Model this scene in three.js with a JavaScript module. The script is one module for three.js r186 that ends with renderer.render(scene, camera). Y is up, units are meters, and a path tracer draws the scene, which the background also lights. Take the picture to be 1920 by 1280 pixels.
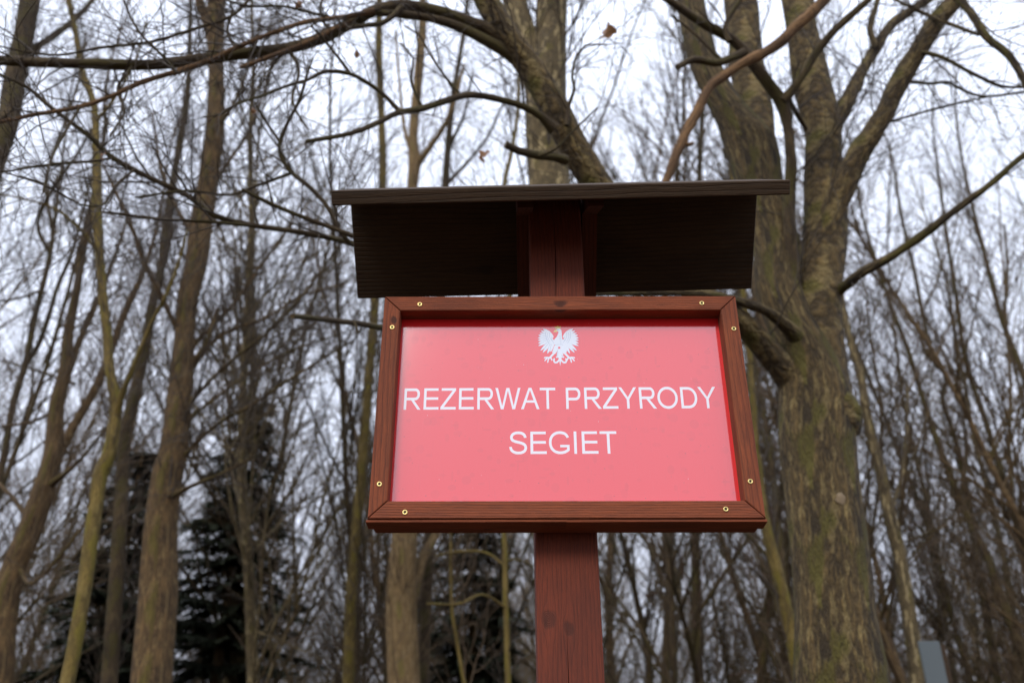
import * as THREE from 'three';
import { RoundedBoxGeometry } from 'three/addons/geometries/RoundedBoxGeometry.js';
import { mergeGeometries } from 'three/addons/utils/BufferGeometryUtils.js';

// ------------------------------------------------------------------ camera, sky, sun, exposure
const scene = new THREE.Scene();
const W = 1920, H = 1280, F = 1867, PITCH = 30.7 * Math.PI / 180, EYE = new THREE.Vector3(0, 1.6, 0);
const camera = new THREE.PerspectiveCamera(2 * Math.atan(H / 2 / F) * 180 / Math.PI, W / H, 0.05, 600);
camera.filmGauge = 36;
camera.position.copy(EYE);
camera.rotation.set(PITCH, 0, 0);
camera.focus = 1.88;
camera.userData.fStop = 3.8;

function overcastSky(w = 1024, h = 512) {           // CIE-like overcast: brighter overhead, soft cloud mottling
  const data = new Float32Array(w * h * 4), n = noise2(77);
  for (let j = 0; j < h; j++) for (let i = 0; i < w; i++) {
    const el = (j + 0.5) / h * Math.PI - Math.PI / 2, az = i / w;
    const up = Math.max(0, Math.sin(el));
    let c = 0, a = 0.5, f = 4;
    for (let o = 0; o < 4; o++, a *= 0.5, f *= 2) c += a * (n(az * f * 2, el * f * 0.9 + 9, f * 2) - 0.5);
    const L = SKY * (0.45 + 0.76 * up) * (1 + 0.16 * c);
    const k = (j * w + i) * 4;
    data[k] = L * 0.875; data[k + 1] = L * 0.945; data[k + 2] = L * 1.13; data[k + 3] = 1;
  }
  const t = new THREE.DataTexture(data, w, h, THREE.RGBAFormat, THREE.FloatType);
  t.mapping = THREE.EquirectangularReflectionMapping; t.magFilter = THREE.LinearFilter; t.minFilter = THREE.LinearFilter;
  t.needsUpdate = true;
  return t;
}
const SKY = 1.27;
scene.background = overcastSky();
scene.environment = scene.background;

const sun = new THREE.DirectionalLight(new THREE.Color(1, 0.93, 0.82), 1.3);
sun.position.set(-5, 12, 10);
sun.target.position.set(0, 2, -4);
sun.shadow.radius = 34;
sun.castShadow = true;
sun.shadow.mapSize.set(2048, 2048);
Object.assign(sun.shadow.camera, { left: -30, right: 30, top: 30, bottom: -30, near: 0.5, far: 90 });
scene.add(sun, sun.target);

const renderer = new THREE.WebGLRenderer({ antialias: true });
renderer.setSize(1024, 682);
renderer.toneMapping = THREE.LinearToneMapping;
renderer.toneMappingExposure = 1.22;
renderer.shadowMap.enabled = true;
renderer.shadowMap.type = THREE.PCFSoftShadowMap;

// ------------------------------------------------------------------ helpers
function rng(seed) { let s = seed | 0; return () => { s = (s + 0x6d2b79f5) | 0; let t = Math.imul(s ^ (s >>> 15), 1 | s); t = (t + Math.imul(t ^ (t >>> 7), 61 | t)) ^ t; return ((t ^ (t >>> 14)) >>> 0) / 4294967296; }; }
function noise2(seed) {                             // value noise, periodic in x with the given period
  const hash = (x, y) => { let k = Math.imul(x, 374761393) + Math.imul(y, 668265263) + Math.imul(seed, 974711) | 0; k = Math.imul(k ^ (k >>> 13), 1274126177); return ((k ^ (k >>> 16)) >>> 0) / 4294967296; };
  return (x, y, px = 4096, py = 4096) => {
    const xi = Math.floor(x), yi = Math.floor(y); let fx = x - xi, fy = y - yi;
    fx = fx * fx * (3 - 2 * fx); fy = fy * fy * (3 - 2 * fy);
    const m = (v, p) => ((v % p) + p) % p, x0 = m(xi, px), x1 = m(xi + 1, px), y0 = m(yi, py), y1 = m(yi + 1, py);
    return (hash(x0, y0) * (1 - fx) + hash(x1, y0) * fx) * (1 - fy) + (hash(x0, y1) * (1 - fx) + hash(x1, y1) * fx) * fy;
  };
}
const V = (x, y, z) => new THREE.Vector3(x, y, z);
const CP = Math.cos(PITCH), SP = Math.sin(PITCH);
function at(px, py, D) {                            // the point at horizontal distance D that the photograph shows at this pixel
  const x = (px - W / 2) / F, y = (H / 2 - py) / F;
  const dy = SP + y * CP, dz = -CP + y * SP;
  const t = D / -dz;
  return V(EYE.x + x * t, EYE.y + dy * t, EYE.z + dz * t);
}
const sizeAt = (p, wpx) => wpx / F * ((p.y - EYE.y) * SP - (p.z - EYE.z) * CP);   // pixels across -> metres

const rise = (x, z) => Math.max(0, -z - 10) * 0.09;       // the wood floor climbs away behind the sign
const taken = new Map();
function numbered(name) { const k = taken.get(name) ?? 0; taken.set(name, k + 1); return k ? `${name}_${String(k).padStart(3, '0')}` : name; }
function thing(name, label, category, pos = [0, 0, 0], group) {
  const o = new THREE.Group(); o.name = numbered(name); o.position.set(...pos);
  o.userData = { label, category }; if (group) o.userData.group = group;
  scene.add(o); return o;
}
function part(name, geo, mat, parent, label) { const m = new THREE.Mesh(geo, mat); m.name = name; parent.add(m); if (label) m.userData.label = label; return m; }

class MB {                                          // collects tubes and quads into one geometry
  constructor() { this.p = []; this.n = []; this.u = []; this.i = []; }
  tube(pts, rad, sides, o = {}) {
    const base = this.p.length / 3, N = pts.length, seam = sides > 3 ? 1 : 0;
    const t = V(), prev = V(), nx = V(), ny = V(), q = V();
    let len = 0; const circ = Math.max(1, Math.round(2 * Math.PI * rad[0] / (o.texW ?? 0.42)));
    for (let k = 0; k < N; k++) {
      t.subVectors(pts[Math.min(N - 1, k + 1)], pts[Math.max(0, k - 1)]).normalize();
      if (k === 0) { nx.set(Math.abs(t.y) > 0.9 ? 1 : 0, Math.abs(t.y) > 0.9 ? 0 : 1, 0); nx.addScaledVector(t, -nx.dot(t)).normalize(); }
      else { nx.addScaledVector(t, -nx.dot(t)).normalize(); len += pts[k].distanceTo(pts[k - 1]); }
      ny.crossVectors(t, nx);
      for (let s = 0; s < sides + seam; s++) {
        const a = s / sides * Math.PI * 2, c = Math.cos(a), d = Math.sin(a);
        let r = rad[k];
        if (o.lump) r *= 1 + o.lump * 0.7 * (o.noise(s % sides / sides * 10 + 3, len * (o.lumpF ?? 5) * 2.7 + (o.off ?? 0), 10) - 0.5) + o.lump * (o.noise(s % sides / sides * 4 + 11, len * (o.lumpF ?? 5) + (o.off ?? 0), 4) - 0.5) * 2;
        q.copy(nx).multiplyScalar(c).addScaledVector(ny, d);
        this.p.push(pts[k].x + q.x * r, pts[k].y + q.y * r, pts[k].z + q.z * r);
        this.n.push(q.x, q.y, q.z);
        this.u.push(s / sides * circ, len / (o.texH ?? 0.5) + (o.off ?? 0));
      }
    }
    const st = sides + seam;
    for (let k = 0; k < N - 1; k++) for (let s = 0; s < sides; s++) {
      const a = base + k * st + s, b = base + k * st + (s + 1) % st, c = a + st, d = b + st;
      this.i.push(a, b, c, b, d, c);
    }
    if (o.cap) {
      const e = base + (N - 1) * st, c = this.p.length / 3, last = pts[N - 1];
      t.subVectors(last, pts[N - 2]).normalize();
      for (let s = 0; s < sides; s++) { this.p.push(this.p[(e + s) * 3], this.p[(e + s) * 3 + 1], this.p[(e + s) * 3 + 2]); this.n.push(t.x, t.y, t.z); this.u.push(0.5, 0.5); }
      this.p.push(last.x + t.x * rad[N - 1] * 0.25, last.y + t.y * rad[N - 1] * 0.25, last.z + t.z * rad[N - 1] * 0.25); this.n.push(t.x, t.y, t.z); this.u.push(0.52, 0.52);
      for (let s = 0; s < sides; s++) this.i.push(c + s, c + (s + 1) % sides, c + sides);
    }
  }
  tri(a, b, c, n) { const k = this.p.length / 3; for (const v of [a, b, c]) { this.p.push(v.x, v.y, v.z); this.n.push(n.x, n.y, n.z); } this.u.push(0, 0, 1, 0, 0.5, 1); this.i.push(k, k + 1, k + 2); }
  geo() {
    const g = new THREE.BufferGeometry();
    g.setAttribute('position', new THREE.Float32BufferAttribute(this.p, 3));
    g.setAttribute('normal', new THREE.Float32BufferAttribute(this.n, 3));
    g.setAttribute('uv', new THREE.Float32BufferAttribute(this.u, 2));
    g.setIndex(this.i); return g;
  }
  get empty() { return !this.i.length; }
}

// ------------------------------------------------------------------ materials
function dataTex(w, h, fill, srgb = true) {
  const d = new Uint8Array(w * h * 4), c = [0, 0, 0];
  for (let j = 0; j < h; j++) for (let i = 0; i < w; i++) { fill(i / w, j / h, c); const k = (j * w + i) * 4; for (let m = 0; m < 3; m++) d[k + m] = Math.max(0, Math.min(255, c[m])); d[k + 3] = 255; }
  const t = new THREE.DataTexture(d, w, h); t.wrapS = t.wrapT = THREE.RepeatWrapping; t.magFilter = THREE.LinearFilter; t.minFilter = THREE.LinearMipmapLinearFilter; t.generateMipmaps = true;
  if (srgb) t.colorSpace = THREE.SRGBColorSpace; t.needsUpdate = true; return t;
}
const mixc = (a, b, t) => a.map((v, k) => v + (b[k] - v) * t);
const sat = (v) => Math.max(0, Math.min(1, v));
function bark(seed, o) {                            // one tile is about 0.35 m round by 0.7 m along
  const n = noise2(seed), S = 768;
  const fbm = (u, v, fx, fy, oct) => { let s = 0, a = 0.5; for (let k = 0; k < oct; k++, a *= 0.5, fx *= 2, fy *= 2) s += a * n(u * fx, v * fy, fx, fy); return s; };
  const height = (u, v) => {
    const w = fbm(u, v, 8, 8, 3) * 0.3;
    const fis = Math.abs(fbm(u + w * 0.12, v, o.fx * 2, o.fy * 2, 4) - 0.47) * 4;
    return sat(fis) * o.fissure + fbm(u, v, 28, 28, 4) * (1 - o.fissure);
  };
  const color = dataTex(S, S, (u, v, c) => {
    const h = height(u, v), big = fbm(u, v, 3, 3, 4), lich = sat((fbm(u + 0.37, v + 0.2, 9, 8, 5) - 0.52) * 9), moss = sat((fbm(u + 0.7, v + 0.6, 3, 3, 5) - o.mossAt) * 7), fine = n(u * 128, v * 128, 128, 128);
    let k = mixc(o.dark, o.light, sat(h * 0.75 + big * 0.5 - 0.1));
    k = mixc(k, o.lichen, lich * o.lichenAmt);
    k = mixc(k, o.moss, moss * (0.55 + 0.45 * fine));
    const g = 0.86 + 0.28 * fine; c[0] = k[0] * g; c[1] = k[1] * g; c[2] = k[2] * g;
  });
  const bump = dataTex(S, S, (u, v, c) => { c[0] = c[1] = c[2] = 255 * sat(height(u, v) * 0.85 + 0.15 * n(u * 90, v * 90, 90, 90)); }, false);
  return new THREE.MeshStandardMaterial({ map: color, bumpMap: bump, bumpScale: o.bump ?? 0.005, roughness: 0.95 });
}
const M = {
  maple: bark(3, { dark: [34, 26, 14], light: [122, 100, 59], lichen: [143, 126, 82], lichenAmt: 0.5, moss: [80, 74, 25], mossAt: 0.58, fx: 6, fy: 4, fissure: 0.55, bump: 0.016 }),
  rough: bark(9, { dark: [47, 35, 21], light: [134, 105, 65], lichen: [148, 127, 84], lichenAmt: 0.4, moss: [87, 77, 30], mossAt: 0.56, fx: 10, fy: 2, fissure: 0.6, bump: 0.008 }),
  grey: bark(15, { dark: [56, 47, 30], light: [130, 111, 75], lichen: [177, 159, 116], lichenAmt: 0.65, moss: [88, 79, 35], mossAt: 0.55, fx: 5, fy: 5, fissure: 0.35 }),
  mossy: bark(21, { dark: [65, 54, 23], light: [134, 112, 57], lichen: [138, 122, 72], lichenAmt: 0.35, moss: [104, 93, 29], mossAt: 0.43, fx: 5, fy: 2, fissure: 0.35 }),
  dead: bark(27, { dark: [66, 47, 29], light: [140, 104, 66], lichen: [177, 135, 87], lichenAmt: 0.3, moss: [124, 92, 51], mossAt: 0.62, fx: 9, fy: 1, fissure: 0.5 }),
  tan: bark(35, { dark: [84, 66, 42], light: [156, 130, 88], lichen: [160, 140, 102], lichenAmt: 0.3, moss: [110, 98, 52], mossAt: 0.6, fx: 7, fy: 3, fissure: 0.4 }),
  limb: bark(33, { dark: [38, 30, 20], light: [93, 74, 47], lichen: [110, 95, 61], lichenAmt: 0.35, moss: [69, 61, 25], mossAt: 0.52, fx: 6, fy: 3, fissure: 0.4 }),
  twig: new THREE.MeshStandardMaterial({ color: new THREE.Color(0.06, 0.044, 0.03), roughness: 0.85 }),
  twigBrown: new THREE.MeshStandardMaterial({ color: new THREE.Color(0.112, 0.075, 0.042), roughness: 0.9 }),
  twigRed: new THREE.MeshStandardMaterial({ color: new THREE.Color(0.11, 0.06, 0.038), roughness: 0.85 }),
  needle: new THREE.MeshStandardMaterial({ color: new THREE.Color(0.055, 0.066, 0.032), roughness: 0.8 }),
  scar: new THREE.MeshStandardMaterial({ color: new THREE.Color(0.2, 0.145, 0.085), roughness: 0.95 }),
  leaf: new THREE.MeshPhysicalMaterial({ color: new THREE.Color(0.27, 0.13, 0.055), roughness: 0.9, transmission: 0.35, thickness: 0, side: THREE.DoubleSide }),
};

// planed wood: u runs along the grain, v across, both in metres over a tile of len x wid
function wood(seed, len, wid, w, h, o) {
  const n = noise2(seed), knots = o.knots ?? [];
  const f = (x, y) => {
    let q = y * o.rings + (o.warp ?? 1.6) * n(x * 2.2, y * 9) + 0.5 * n(x * 9 + 50, y * 30), knot = 0, ring = 0;
    for (const [ku, kv, r, reach = 4] of knots) {
      const dx = (x - ku) / (r * reach), dy = (y - kv) / (r * 1.5), e = Math.exp(-(dx * dx + dy * dy));
      q -= Math.sign(y - kv || 1) * e * r * o.rings * 1.25 * Math.min(1, Math.abs(y - kv) / (r * 0.9));
      const d = Math.hypot((x - ku) / 1.5, y - kv) / r * (0.8 + 0.5 * n(x * 70 + 7, y * 90 + 3));
      if (d < 1.25) { const k = sat((1.25 - d) * 2.2); knot = Math.max(knot, k); ring = d * 5; }
    }
    const s = q - Math.floor(q), line = Math.pow(s, 4), fib = n(x * 45, y * 1500) * 0.6 + n(x * 160, y * 3200) * 0.4;
    const kr = 0.5 + 0.5 * Math.sin(ring * 6.28);
    return { line: line * (1 - knot) + knot * kr * 1.3, fib, knot, blotch: n(x * 5 + 9, y * 22) * 0.6 + n(x * 19, y * 70) * 0.4 };
  };
  const map = dataTex(w, h, (u, v, c) => {
    const g = f(u * len, v * wid);
    let k = mixc(o.light, o.dark, sat(g.line * (o.line ?? 0.5) + (g.blotch - 0.4) * 0.8));
    k = mixc(k, o.knot ?? o.dark, g.knot * 0.6);
    const m = 0.8 + 0.4 * g.fib; c[0] = k[0] * m; c[1] = k[1] * m; c[2] = k[2] * m;
  });
  const bump = dataTex(w, h, (u, v, c) => { const g = f(u * len, v * wid); c[0] = c[1] = c[2] = 255 * sat(0.75 - g.line * 0.5 + (g.fib - 0.5) * 0.35); }, false);
  const t = { map, bumpMap: bump };
  for (const k in t) t[k].repeat.set(1 / len, 1 / wid);
  return new THREE.MeshStandardMaterial({ ...t, bumpScale: o.bump ?? 0.0012, roughness: o.rough ?? 0.82 });
}
const RED = { light: [128, 62, 29], dark: [78, 34, 15], knot: [62, 29, 16] };
M.rail = wood(41, 0.8, 0.1, 1024, 256, { ...RED, rings: 190, bump: 0.0016, knots: [[0.4, 0.05, 0.008, 8], [0.73, 0.08, 0.004]] });
M.railSide = wood(43, 0.6, 0.1, 1024, 256, { ...RED, rings: 110, knots: [[0.46, 0.062, 0.006]] });
M.post = wood(47, 1.3, 0.24, 2048, 512, { light: [106, 44, 21], dark: [62, 24, 11], knot: [80, 38, 25], rings: 120, warp: 5, line: 0.36, bump: 0.0012, knots: [[0.207, 0.064, 0.0115, 3.5], [0.19, 0.0985, 0.009, 4], [0.9, 0.2, 0.008]] });
M.roof = wood(53, 1.0, 0.3, 1024, 512, { light: [68, 50, 30], dark: [40, 28, 16], rings: 90, rough: 0.85, bump: 0.002, knots: [[0.66, 0.1, 0.012, 7], [0.2, 0.22, 0.009]] });
M.rafter = wood(57, 0.6, 0.1, 512, 128, { light: [96, 47, 28], dark: [58, 27, 16], rings: 100 });
M.brass = new THREE.MeshStandardMaterial({ color: new THREE.Color(0.75, 0.6, 0.24), metalness: 0.85, roughness: 0.38 });
M.hole = new THREE.MeshStandardMaterial({ color: new THREE.Color(0.03, 0.025, 0.02), roughness: 0.9 });
M.ground = new THREE.MeshStandardMaterial({ roughness: 1, map: (() => { const n = noise2(91); const t = dataTex(512, 512, (u, v, c) => { const a = n(u * 64, v * 64, 64, 64), b = n(u * 160, v * 160, 160, 160), e = n(u * 12, v * 12, 12, 12), g = 0.5 + 0.5 * b; c[0] = (54 + 46 * a + 14 * e) * g; c[1] = (41 + 30 * a + 15 * e) * g; c[2] = (29 + 18 * a + 7 * e) * g; }); t.repeat.set(60, 60); return t; })() });

function boxUV(g, grain = 'x', u0 = 0, v0 = 0) {                    // box-mapped uv in metres, u along the grain
  g = g.index ? g.toNonIndexed() : g;
  const p = g.attributes.position, u = new Float32Array(p.count * 2), a = V(), b = V(), c = V();
  for (let k = 0; k < p.count; k += 3) {
    a.fromBufferAttribute(p, k); b.fromBufferAttribute(p, k + 1); c.fromBufferAttribute(p, k + 2);
    const n = b.clone().sub(a).cross(c.clone().sub(a)), ax = Math.abs(n.x), ay = Math.abs(n.y), az = Math.abs(n.z);
    const across = ax >= ay && ax >= az ? ['y', 'z'] : ay >= az ? ['x', 'z'] : ['x', 'y'];
    const gAxis = across.includes(grain) ? grain : across[0], v = across[0] === gAxis ? across[1] : across[0];
    [a, b, c].forEach((q, m) => { u[(k + m) * 2] = q[gAxis] + u0; u[(k + m) * 2 + 1] = v === 'z' ? q[v] + 0.35 : q[v] + v0; });
  }
  g.setAttribute('uv', new THREE.BufferAttribute(u, 2)); return g;
}

// ------------------------------------------------------------------ ground (below the frame; it throws its brown light up)
{
  const g = new THREE.PlaneGeometry(240, 240, 120, 120); g.rotateX(-Math.PI / 2);
  const n = noise2(5), p = g.attributes.position;
  for (let k = 0; k < p.count; k++) { const x = p.getX(k), z = p.getZ(k), d = Math.hypot(x, z); p.setY(k, d < 3 ? 0 : (n(x * 0.2 + 40, z * 0.2 + 40) - 0.5) * 0.5 * sat((d - 3) / 6)); }
  g.computeVertexNormals();
  for (let k = 0; k < p.count; k++) p.setY(k, p.getY(k) + rise(p.getX(k), p.getZ(k)));
  g.computeVertexNormals();
  const m = new THREE.Mesh(g, M.ground); m.name = 'ground'; m.userData = { kind: 'structure', label: 'forest floor of brown leaf litter', category: 'ground' }; scene.add(m);
}

// ------------------------------------------------------------------ the sign
makeGlyphs();
const SX = 0.0957, FACE = 1.66;                     // sign centre and the distance of its front face
const sign = thing('nature_reserve_sign', 'red nature reserve board in brown wooden frame on a roofed post', 'sign', [SX, 0, -FACE]);
sign.rotation.y = -0.004;
{
  // board outline: 0.70 x 0.466, its lower edge 2.225 above the ground
  const X = 0.35, Y0 = 1.6 + 0.625, Y1 = 1.6 + 1.091, RW = 0.0335, DEP = 0.039;
  // ---- frame of four mitred rails
  const frame = new THREE.Group(); frame.name = 'frame'; sign.add(frame);
  const rail = (pts, grain, mat, u0, v0) => {
    const s = new THREE.Shape(pts.map(([x, y]) => new THREE.Vector2(x, y)));
    let g = new THREE.ExtrudeGeometry(s, { depth: DEP - 0.006, bevelEnabled: true, bevelThickness: 0.003, bevelSize: 0.0026, bevelOffset: -0.0030, bevelSegments: 3 });
    g.translate(0, 0, -DEP + 0.003);
    g = boxUV(g, grain, u0, v0);
    part('rail', g, mat, frame);
  };
  rail([[-X, Y1], [-X + RW, Y1 - RW], [X - RW, Y1 - RW], [X, Y1]], 'x', M.rail, 0.4, 0.035 - Y1 + RW);
  rail([[-X, Y0], [X, Y0], [X - RW, Y0 + RW], [-X + RW, Y0 + RW]], 'x', M.rail, 1.19, 0.062 - Y0);
  rail([[-X, Y0], [-X + RW, Y0 + RW], [-X + RW, Y1 - RW], [-X, Y1]], 'y', M.railSide, 0.05 - Y0, 0.04 + X);
  rail([[X, Y0], [X, Y1], [X - RW, Y1 - RW], [X - RW, Y0 + RW]], 'y', M.railSide, 0.09 - Y0, 0.012 - X + RW);
  // lip under the bottom rail and the backing board behind the panel
  const lip = boxUV(new RoundedBoxGeometry(2 * X + 0.006, 0.006, DEP - 0.004, 2, 0.002), 'x'); lip.translate(0, Y0 - 0.0032, -DEP / 2 - 0.001);
  part('drip_strip', lip, M.rail, frame);
  const back = boxUV(new RoundedBoxGeometry(2 * X - 0.012, Y1 - Y0 - 0.004, 0.025, 2, 0.003), 'x'); back.translate(0, (Y0 + Y1) / 2 - 0.006, -DEP - 0.0133);
  part('backing_board', back, M.railSide, sign);
  // ---- printed panel
  const pw = 2 * X - 2 * RW + 0.012, ph = Y1 - Y0 - 2 * RW + 0.012;
  const red = new THREE.MeshPhysicalMaterial({ color: new THREE.Color(0.62, 0.035, 0.04), roughness: 0.1, ior: 2.15, clearcoat: 1, clearcoatRoughness: 0.05 });
  const print = red.clone(); print.color.set(0xffffff); print.map = panelPrint(pw, ph, 2 * RW - 0.012);
  const panel = new THREE.Mesh(new THREE.BoxGeometry(pw, ph, 0.003), [red, red, red, red, print, red]);
  panel.name = 'panel'; panel.position.set(0, (Y0 + Y1) / 2, -DEP + 0.0042); sign.add(panel);
  panel.userData.label = 'glossy red panel with white lettering and a white eagle with a yellow crown';
  // ---- screws
  const prof = [[0.0001, -0.0026], [0.0019, -0.0026], [0.0021, -0.0002], [0.0026, 0.0006], [0.0040, 0.0009], [0.0046, 0.0002], [0.0047, -0.001]].map(([x, y]) => new THREE.Vector2(x, y));
  const head = new THREE.LatheGeometry(prof, 18); head.rotateX(Math.PI / 2);
  const hole = new THREE.CylinderGeometry(0.002, 0.002, 0.0012, 6); hole.rotateX(Math.PI / 2);
  for (const [px, py] of [[787, 570], [1316, 569], [735, 613], [1376, 617], [711, 907], [1407, 903], [759, 960], [1361, 955]]) {
    const q = at(px, py, FACE), s = part('screw', head, M.brass, frame);
    s.position.set(q.x - SX, q.y, 0.0008);
    const h = part('socket', hole, M.hole, s); h.position.z = -0.0012;
  }
  // ---- post, with a drying crack that is a real groove
  const PWD = 0.0565, PZ = -0.0665, top = 1.6 + 1.42, rows = 160, prof0 = [];
  const crackX = (y) => -0.006 + 0.004 * Math.sin(y * 7) + 0.01 * (2.95 - y) * 0.6 - (y < 2.2 ? 0.008 : 0);
  const crackD = (y) => (y > 2.6 ? sat((y - 2.62) * 6) * sat((2.93 - y) * 12) : y < 2.06 ? sat((2.06 - y) * 8) : 0);
  const pos = [], idx = [], R = 0.004;
  const nP = 19;
  for (let j = 0; j <= rows; j++) {
    const y = -0.3 + (top + 0.3) * (j < 20 ? j / 20 * 0.62 : 0.62 + (j - 20) / (rows - 20) * 0.38);
    const cx = crackX(y), d = crackD(y), w = 0.0009 * d + 0.00005;
    const ring = [[-PWD, -R], [-PWD + R * 0.3, -R * 0.3], [-PWD + R, 0], [cx - 0.012, 0], [cx - w, 0], [cx, -0.0002 - 0.014 * d], [cx + w, 0], [cx + 0.012, 0], [PWD - R, 0], [PWD - R * 0.3, -R * 0.3], [PWD, -R],
      [PWD, -0.04], [PWD, -2 * PWD + R], [PWD - R, -2 * PWD], [0, -2 * PWD], [-PWD + R, -2 * PWD], [-PWD, -2 * PWD + R], [-PWD, -0.07], [-PWD, -0.03]];
    for (const [x, z] of ring) pos.push(x, y, PZ + z);
    if (j) for (let k = 0; k < nP; k++) { const a = (j - 1) * nP + k, b = (j - 1) * nP + (k + 1) % nP; idx.push(a, b, a + nP, b, b + nP, a + nP); }
  }
  let pg = new THREE.BufferGeometry(); pg.setAttribute('position', new THREE.Float32BufferAttribute(pos, 3)); pg.setIndex(idx);
  pg = boxUV(pg, 'y'); pg.computeVertexNormals();
  { const u = pg.attributes.uv, p = pg.attributes.position; for (let k = 0; k < u.count; k++) { u.setXY(k, u.getX(k) - 1.86, u.getY(k) + 0.1); } }
  pg.translate(0, -2.55, 0); { const p = part('post', pg, M.post, sign); p.position.y = 2.55; p.rotation.z = 0.006; }
  // ---- little gabled roof
  const roof = new THREE.Group(); roof.name = 'roof'; sign.add(roof);
  const L = 0.925, TH = 0.03, A = 40.2 * Math.PI / 180, ridgeY = 1.6 + 1.434, ridgeZ = -0.115;
  roof.position.set(0.0, ridgeY, ridgeZ); roof.rotation.z = 0.027;
  const slope = (run, dir, len) => {                // underside starts at the ridge and falls towards +z (dir 1) or -z (dir -1)
    const ca = Math.cos(A), sa = Math.sin(A), l = run / ca;
    let g = new RoundedBoxGeometry(len, TH, l, 2, 0.003);
    g = boxUV(g, 'x', 0.5, 0.02); g.translate(0, TH / 2, l / 2 + (dir > 0 ? 0 : 0.003)); g.rotateX(A); if (dir < 0) g.rotateY(Math.PI);
    return g;
  };
  part('roof_board', slope(0.197, 1, L), M.roof, roof); part('roof_board', slope(0.172, -1, L), M.roof, roof);
  const tn = Math.tan(A);
  for (const sx of [-1, 1]) {
    const s = new THREE.Shape([[0.13, -0.13 * tn - 0.001], [0.13, -0.13 * tn - 0.02], [0.0, -0.05], [-0.165, -0.165 * tn - 0.04], [-0.165, -0.165 * tn - 0.001], [0, -0.001]].map(([z, y]) => new THREE.Vector2(z, y)));
    let g = new THREE.ExtrudeGeometry(s, { depth: 0.033, bevelEnabled: false }); g.rotateY(-Math.PI / 2);   // shape x -> z
    g = boxUV(g, 'z'); g.translate(sx * (PWD + 0.0175) + 0.0165 + 0.003, 0, 0);
    part('rafter', g, M.rafter, roof);
  }
}

function panelPrint(pw, ph, margin) {
  const cw = 2048, ch = Math.round(2048 * ph / pw), c = document.createElement('canvas'); c.width = cw; c.height = ch;
  const g = c.getContext('2d'), n = noise2(61), r = rng(8);
  g.fillStyle = 'rgb(238,40,45)'; g.fillRect(0, 0, cw, ch);
  // weathering: faint streaks and blotches, specks
  for (let k = 0; k < 900; k++) { const x = r() * cw, y = r() * ch, l = 10 + r() * 60; g.fillStyle = `rgba(${r() < 0.5 ? '235,90,92' : '180,30,38'},${0.05 + 0.08 * r()})`; g.fillRect(x, y, 1 + r() * 2.5, l); }
  for (let k = 0; k < 260; k++) { g.fillStyle = `rgba(190,30,34,${0.06 + 0.1 * r()})`; g.beginPath(); g.ellipse(r() * cw, r() * ch, 6 + r() * 22, 6 + r() * 26, 0, 0, 7); g.fill(); }
  for (let k = 0; k < 130; k++) { g.fillStyle = `rgba(${r() < 0.75 ? '70,14,18' : '240,210,210'},${0.4 + 0.4 * r()})`; g.beginPath(); g.ellipse(r() * cw, r() * ch, 0.8 + r() * 1.8, 0.8 + r() * 2.4, 0, 0, 7); g.fill(); }
  // place by the pixels of the photograph: panel plane -> canvas
  const D = FACE + 0.0335, cx = SX, y0 = 1.6 + 0.625, y1 = 1.6 + 1.091;
  const P = (px, py) => { const q = at(px, py, D); return [((q.x - cx) / pw + 0.5) * cw, (0.5 - (q.y - (y0 + y1) / 2) / ph) * ch]; };
  g.strokeStyle = g.fillStyle = 'rgb(236,234,240)';
  const line = (text, xl, xr, yt, yb, xm) => {
    const [ax, ay] = P(xl, yb), [bx] = P(xr, yb), [, ty] = P((xl + xr) / 2, yt), cap = ay - ty;
    let adv = 0; const wds = [...text].map((ch) => GLYPH[ch][0]); const tot = wds.reduce((a, b) => a + b, 0) - 0.16;
    const sx = (bx - ax) / tot;
    g.save(); g.translate(ax - 0.08 * sx, ay); g.rotate(xm); g.scale(sx, cap);
    for (const chr of text) { const [w, draw] = GLYPH[chr]; g.save(); g.translate(adv, 0); draw(g); g.restore(); adv += w; }
    g.restore();
  };
  line('REZERWAT PRZYRODY', 755, 1343, 727.5, 767.5, -0.0035);
  line('SEGIET', 956, 1156, 809, 851, -0.0035);
  // the eagle, drawn in the coordinates of a 1493 x 1280 enlargement of a 140 x 120 pixel window at (980, 580)
  const [ex0, ey0] = P(980, 580), [ex1, ey1] = P(1120, 700);
  g.save(); g.translate(ex0, ey0); g.scale((ex1 - ex0) / 1493, (ey1 - ey0) / 1280);
  eagle(g); g.restore();
  const t = new THREE.CanvasTexture(c); t.colorSpace = THREE.SRGBColorSpace; t.anisotropy = 8; return t;
}

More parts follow.
